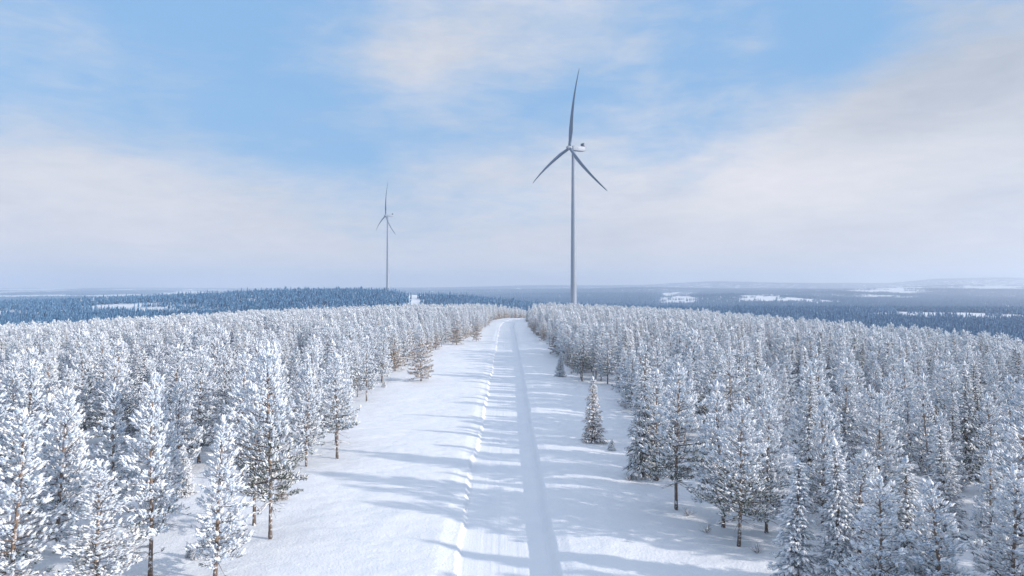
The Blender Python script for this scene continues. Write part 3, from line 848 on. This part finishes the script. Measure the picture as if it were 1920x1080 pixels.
def rsec(y, hx, z0, z1, rr=.5, n=5):
    P = []
    for (cx, cz, a0) in ((hx - rr, z1 - rr, 0), (-hx + rr, z1 - rr, 90), (-hx + rr, z0 + rr, 180), (hx - rr, z0 + rr, 270)):
        for k in range(n):
            t = R(a0 + 90 * k / (n - 1)); P.append((cx + rr * math.cos(t), y, cz + rr * math.sin(t)))
    return np.array(P)

def make_turbine():
    root = bpy.data.objects.new('wind_turbine', None); COL.objects.link(root)
    a = Acc(); lathe(a, [(2.75, -6), (2.72, 0), (2.55, 30), (2.35, 60), (2.1, 90), (1.8, 120), (1.62, 143.2), (0.0, 143.2)], 40, 0)
    for z in (30.0, 60.0, 90.0, 120.0):
        rr = np.interp(z, [0, 30, 60, 90, 120, 143], [2.72, 2.55, 2.35, 2.1, 1.8, 1.62]) + .03
        lathe(a, [(rr - .06, z - .14), (rr, z - .13), (rr, z + .13), (rr - .06, z + .14)], 40, 0)
    tower = link('tower', a.mesh('tower', [M_STEEL]), root)
    a = Acc(); lathe(a, [(0.0, 1.9), (.5, 1.9), (.5, .2), (0, .2)], 12, 0)
    # nacelle: head Empty-free, everything in turbine space, hub height 146
    H = 146.0
    a = Acc(); loft(a, [rsec(-2.2, 1.7, -1.8, 1.6), rsec(-1.2, 2.0, -2.1, 1.9), rsec(7.5, 2.05, -2.1, 2.2), rsec(10.5, 1.95, -1.8, 2.3), rsec(12.6, 1.6, -1.0, 2.1)], 0)
    nc = link('nacelle', a.mesh('nacelle', [M_STEEL]), root); nc.location = (0, 0, H)
    a = Acc(); loft(a, [rsec(9.0, 2.2, 2.2, 5.2, .3), rsec(10.2, 2.35, 2.25, 5.5, .3), rsec(10.9, 2.2, 2.25, 5.3, .3)], 0)
    for k in range(5):
        loft(a, [rsec(8.93, 2.0, 2.45 + k * .54, 2.75 + k * .54, .05), rsec(9.02, 2.0, 2.45 + k * .54, 2.75 + k * .54, .05)], 1)
    link('cooler', a.mesh('cooler', [M_STEEL, M_VENT]), nc)
    a = Acc(); a.tube([(0.6, 7.6, 2.1), (0.6, 7.6, 3.4)], [.06, .04], 6, 0); a.tube([(-0.6, 7.6, 2.1), (-0.6, 7.6, 3.2)], [.06, .04], 6, 0)
    link('wind_sensor', a.mesh('wind_sensor', [M_VENT]), nc)
    a = Acc(); mt = Matrix.Rotation(R(90), 4, 'X')
    lathe(a, [(0.0, 3.2), (.7, 3.0), (1.4, 2.4), (1.85, 1.3), (2.0, .0), (1.95, -1.4), (1.6, -1.9), (0, -1.9)], 28, 0, mt)
    hub = link('hub', a.mesh('hub', [M_STEEL]), root); hub.location = (0, -4.2, H)
    bm = blade_mesh()
    for k in range(3):
        b = link('blade', bm, root); b.location = (0, -4.2, H)
        b['az'] = k * 120.0
    return root
T1 = make_turbine()
def copy_tree(o, parent=None):
    c = o.copy(); COL.objects.link(c); c.parent = parent
    for ch in o.children: copy_tree(ch, c)
    return c
T2 = copy_tree(T1)
def set_turbine(t, px, hub_py, dist, yaw, phase, label):
    x = (px - 960) / F * dist
    zh = CAM_H + (540 - hub_py) / F * dist
    t.location = (x, dist, zh - 146.0); t.rotation_euler = (0, 0, yaw)
    k = 0
    for c in t.children:
        if c.name.startswith('blade'):
            c.rotation_euler = (0, R(phase + 120 * k), 0); k += 1
            if 'az' in c: del c['az']
    tag(t, label, 'wind turbine', 'wind turbines above the forest')
# the rotor faces the camera's left: local -Y turned 60 degrees
set_turbine(T1, 1075.5, 278, 583, R(-60), 10.5, 'large near wind turbine rising behind the forest just right of the road')
set_turbine(T2, 727, 404.5, 1318, R(-60), 8.0, 'small distant wind turbine standing on the wooded blue hill, left of the road')

# ------------------------------------------------------------------ sky, sun, haze
w = bpy.data.worlds.new('World'); sc.world = w; w.use_nodes = True
nt = w.node_tree; nt.nodes.clear(); L = nt.links.new
out = nt.nodes.new('ShaderNodeOutputWorld'); bg = nt.nodes.new('ShaderNodeBackground')
sky = nt.nodes.new('ShaderNodeTexSky'); sky.sky_type = 'NISHITA'; sky.sun_disc = False
sky.sun_elevation = R(SUN_EL); sky.sun_rotation = R(SUN_AZ); sky.air_density = 1.3; sky.dust_density = 0.6; sky.ozone_density = 2.0
SKY_STR = 0.11
bg.inputs['Strength'].default_value = SKY_STR
tc = nt.nodes.new('ShaderNodeTexCoord'); sep = nt.nodes.new('ShaderNodeSeparateXYZ'); L(tc.outputs['Generated'], sep.inputs[0])
def mth(op, a, b=None, c=None, clamp=False):
    n = nt.nodes.new('ShaderNodeMath'); n.operation = op; n.use_clamp = clamp
    for i, v in enumerate((a, b, c)):
        if v is None: continue
        if isinstance(v, (int, float)): n.inputs[i].default_value = v
        else: L(v, n.inputs[i])
    return n.outputs[0]
az = mth('MULTIPLY', mth('ARCTAN2', sep.outputs['X'], sep.outputs['Y']), 180 / math.pi)
el = mth('MULTIPLY', mth('ARCSINE', sep.outputs['Z']), 180 / math.pi)
def blob(px, py, sx, sy, amp, rot=0.0):
    """a soft mass of cloud in the sky round the direction of photo pixel px, py; sizes in degrees"""
    a0 = math.degrees(math.atan((px - 960) / F)); e0 = math.degrees(math.atan((540 - py) / math.hypot(F, px - 960)))
    dx = mth('SUBTRACT', az, a0); dy = mth('SUBTRACT', el, e0)
    c, s = math.cos(R(rot)), math.sin(R(rot))
    u = mth('DIVIDE', mth('ADD', mth('MULTIPLY', dx, c), mth('MULTIPLY', dy, s)), sx)
    v = mth('DIVIDE', mth('SUBTRACT', mth('MULTIPLY', dy, c), mth('MULTIPLY', dx, s)), sy)
    q = mth('MULTIPLY', mth('ADD', mth('MULTIPLY', u, u), mth('MULTIPLY', v, v)), -1.0)
    return mth('MULTIPLY', mth('EXPONENT', q), amp)
def noise(scale, sz, detail, rough, dist=0.0, off=0.0):
    mp = nt.nodes.new('ShaderNodeMapping'); mp.inputs['Scale'].default_value = (1, 1, sz); mp.inputs['Location'].default_value = (off, off * .7, 0)
    L(tc.outputs['Generated'], mp.inputs['Vector'])
    n = nt.nodes.new('ShaderNodeTexNoise'); n.inputs['Scale'].default_value = scale; n.inputs['Detail'].default_value = detail
    n.inputs['Roughness'].default_value = rough; n.inputs['Distortion'].default_value = dist
    L(mp.outputs['Vector'], n.inputs['Vector']); return mth('SUBTRACT', n.outputs['Fac'], 0.5)
# cloud amount
lowbank = mth('MULTIPLY', mth('SUBTRACT', 1.0, mth('DIVIDE', el, 12.5)), 0.62)          # bank toward the horizon
lowbank = mth('MAXIMUM', lowbank, -0.25)
cov = mth('ADD', lowbank, 0.30)
for b_ in ((890, 60, 11, 5.5, .50, 0), (1150, 20, 6, 4, .22, 20), (770, 150, 6, 3.0, .18, 0), (1500, 370, 13, 4.5, .40, 8), (1880, 120, 9, 6, .42, 10), (1700, 240, 11, 4.0, .40, 12), (1180, 170, 4, 2.5, .12, 30),
           (250, 330, 10, 3.0, .25, -8), (60, 60, 12, 2.5, .12, -6), (300, 100, 9, 5, .10, -6), (1420, 60, 3.0, 3.0, .16, 0),
           (1555, 30, 3.2, 3.2, -.40, 0), (1370, 170, 5, 2.2, -.10, 22), (1250, 110, 5, 4, .12, 30), (420, 200, 14, 4.0, -.22, -4), (980, 230, 8, 3.2, -.20, 0), (640, 280, 8, 2.2, -.12, 0), (330, 40, 5, 3, -.08, 0)):
    cov = mth('ADD', cov, blob(*b_))
n1 = noise(3.2, 2.6, 7, .58, .4); n2 = noise(11.0, 3.5, 5, .6, .6, 3.1)
cov = mth('ADD', cov, mth('ADD', mth('MULTIPLY', n1, 1.15), mth('ADD', mth('MULTIPLY', n2, 0.50), mth('MULTIPLY', noise(26.0, 4.0, 5, .65, .8, 5.3), 0.22))))
high = mth('MULTIPLY', mth('SUBTRACT', el, 25.0), 1 / 12.0, clamp=True)     # unseen bright cloud overhead, added to lift the ambient fill
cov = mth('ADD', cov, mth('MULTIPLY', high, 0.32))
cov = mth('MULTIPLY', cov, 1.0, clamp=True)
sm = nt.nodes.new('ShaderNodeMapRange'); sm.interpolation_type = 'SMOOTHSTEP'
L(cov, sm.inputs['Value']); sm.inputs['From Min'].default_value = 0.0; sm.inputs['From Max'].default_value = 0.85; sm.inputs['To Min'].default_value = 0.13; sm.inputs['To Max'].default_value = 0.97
# cloud brightness: bright bank low right, greyer top right
shade = mth('ADD', 1.0, blob(1450, 330, 15, 5, .17, 5))
for b_ in ((1850, 100, 12, 7, -.20, 8), (1650, 230, 10, 2.0, -.10, 12), (1250, 440, 14, 1.6, -.06, 0), (300, 470, 24, 4.5, .09, 0), (1400, 520, 30, 3.0, .05, 0), (1250, 350, 2.5, 2.5, -.05, 30)):
    shade = mth('ADD', shade, blob(*b_))
shade = mth('ADD', shade, mth('MULTIPLY', high, 0.35))  # brightens the added overhead cloud so it fills the shadows
shade = mth('ADD', shade, mth('ADD', mth('MULTIPLY', noise(5.0, 3.5, 6, .6, .5, 7.7), 0.26), mth('MULTIPLY', noise(17.0, 4.0, 5, .62, .7, 2.2), 0.16)))
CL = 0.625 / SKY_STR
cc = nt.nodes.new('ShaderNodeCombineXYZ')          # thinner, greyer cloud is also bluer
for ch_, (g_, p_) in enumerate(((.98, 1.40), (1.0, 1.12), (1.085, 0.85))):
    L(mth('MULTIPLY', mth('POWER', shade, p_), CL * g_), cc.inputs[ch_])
clear = nt.nodes.new('ShaderNodeMix'); clear.data_type = 'RGBA'; clear.inputs[0].default_value = 0.8
CB = 1.0 / SKY_STR
L(sky.outputs[0], clear.inputs[6]); clear.inputs[7].default_value = (0.165 * CB, 0.415 * CB, 0.77 * CB, 1)
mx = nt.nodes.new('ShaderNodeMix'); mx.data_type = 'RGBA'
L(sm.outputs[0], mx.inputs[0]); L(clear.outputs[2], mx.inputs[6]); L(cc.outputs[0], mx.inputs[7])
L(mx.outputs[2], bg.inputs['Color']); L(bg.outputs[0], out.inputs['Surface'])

sun = bpy.data.lights.new('sun', 'SUN'); sun.energy = 4.1; sun.angle = R(0.9); sun.color = (1.0, 0.93, 0.86)
so = bpy.data.objects.new('sun', sun); COL.objects.link(so)
sd = Vector((math.sin(R(SUN_AZ)) * math.cos(R(SUN_EL)), math.cos(R(SUN_AZ)) * math.cos(R(SUN_EL)), math.sin(R(SUN_EL))))
so.rotation_euler = sd.to_track_quat('Z', 'Y').to_euler()

def haze():
    x0, x1, y0, y1, z0, z1 = -14100, 14100, -120, 15600, -80, 262
    V = [(x, y, z) for z in (z0, z1) for y in (y0, y1) for x in (x0, x1)]
    Q = [(0, 2, 3, 1), (4, 5, 7, 6), (0, 1, 5, 4), (2, 6, 7, 3), (0, 4, 6, 2), (1, 3, 7, 5)]
    me = bpy.data.meshes.new('haze'); me.from_pydata(V, [], Q); me.update()
    m = bpy.data.materials.new('haze_air'); m.use_nodes = True; t = m.node_tree; t.nodes.clear()
    o_ = t.nodes.new('ShaderNodeOutputMaterial'); v = t.nodes.new('ShaderNodeVolumePrincipled')
    v.inputs['Color'].default_value = (0.87, 0.915, 0.985, 1); v.inputs['Density'].default_value = 0.00016; v.inputs['Anisotropy'].default_value = 0.6
    t.links.new(v.outputs[0], o_.inputs['Volume']); me.materials.append(m)
    tag(link('haze', me), 'pale winter haze over the whole landscape', 'haze', kind='stuff')
haze()

cam = bpy.data.cameras.new('camera'); cam.lens = 24; cam.sensor_width = 36; cam.clip_end = 40000; cam.clip_start = 0.5
co = bpy.data.objects.new('camera', cam); COL.objects.link(co); co.location = (0, 0, CAM_H); co.rotation_euler = (R(90), 0, 0)
sc.camera = co
sc.view_settings.view_transform = 'Standard'; sc.view_settings.look = 'None'; sc.view_settings.gamma = 1; sc.view_settings.use_curve_mapping = False
sc.view_settings.exposure = 0.21
cy = sc.cycles
cy.max_bounces = 6; cy.diffuse_bounces = 4; cy.glossy_bounces = 2; cy.volume_bounces = 2; cy.transmission_bounces = 0
cy.use_denoising = True; cy.use_fast_gi = False
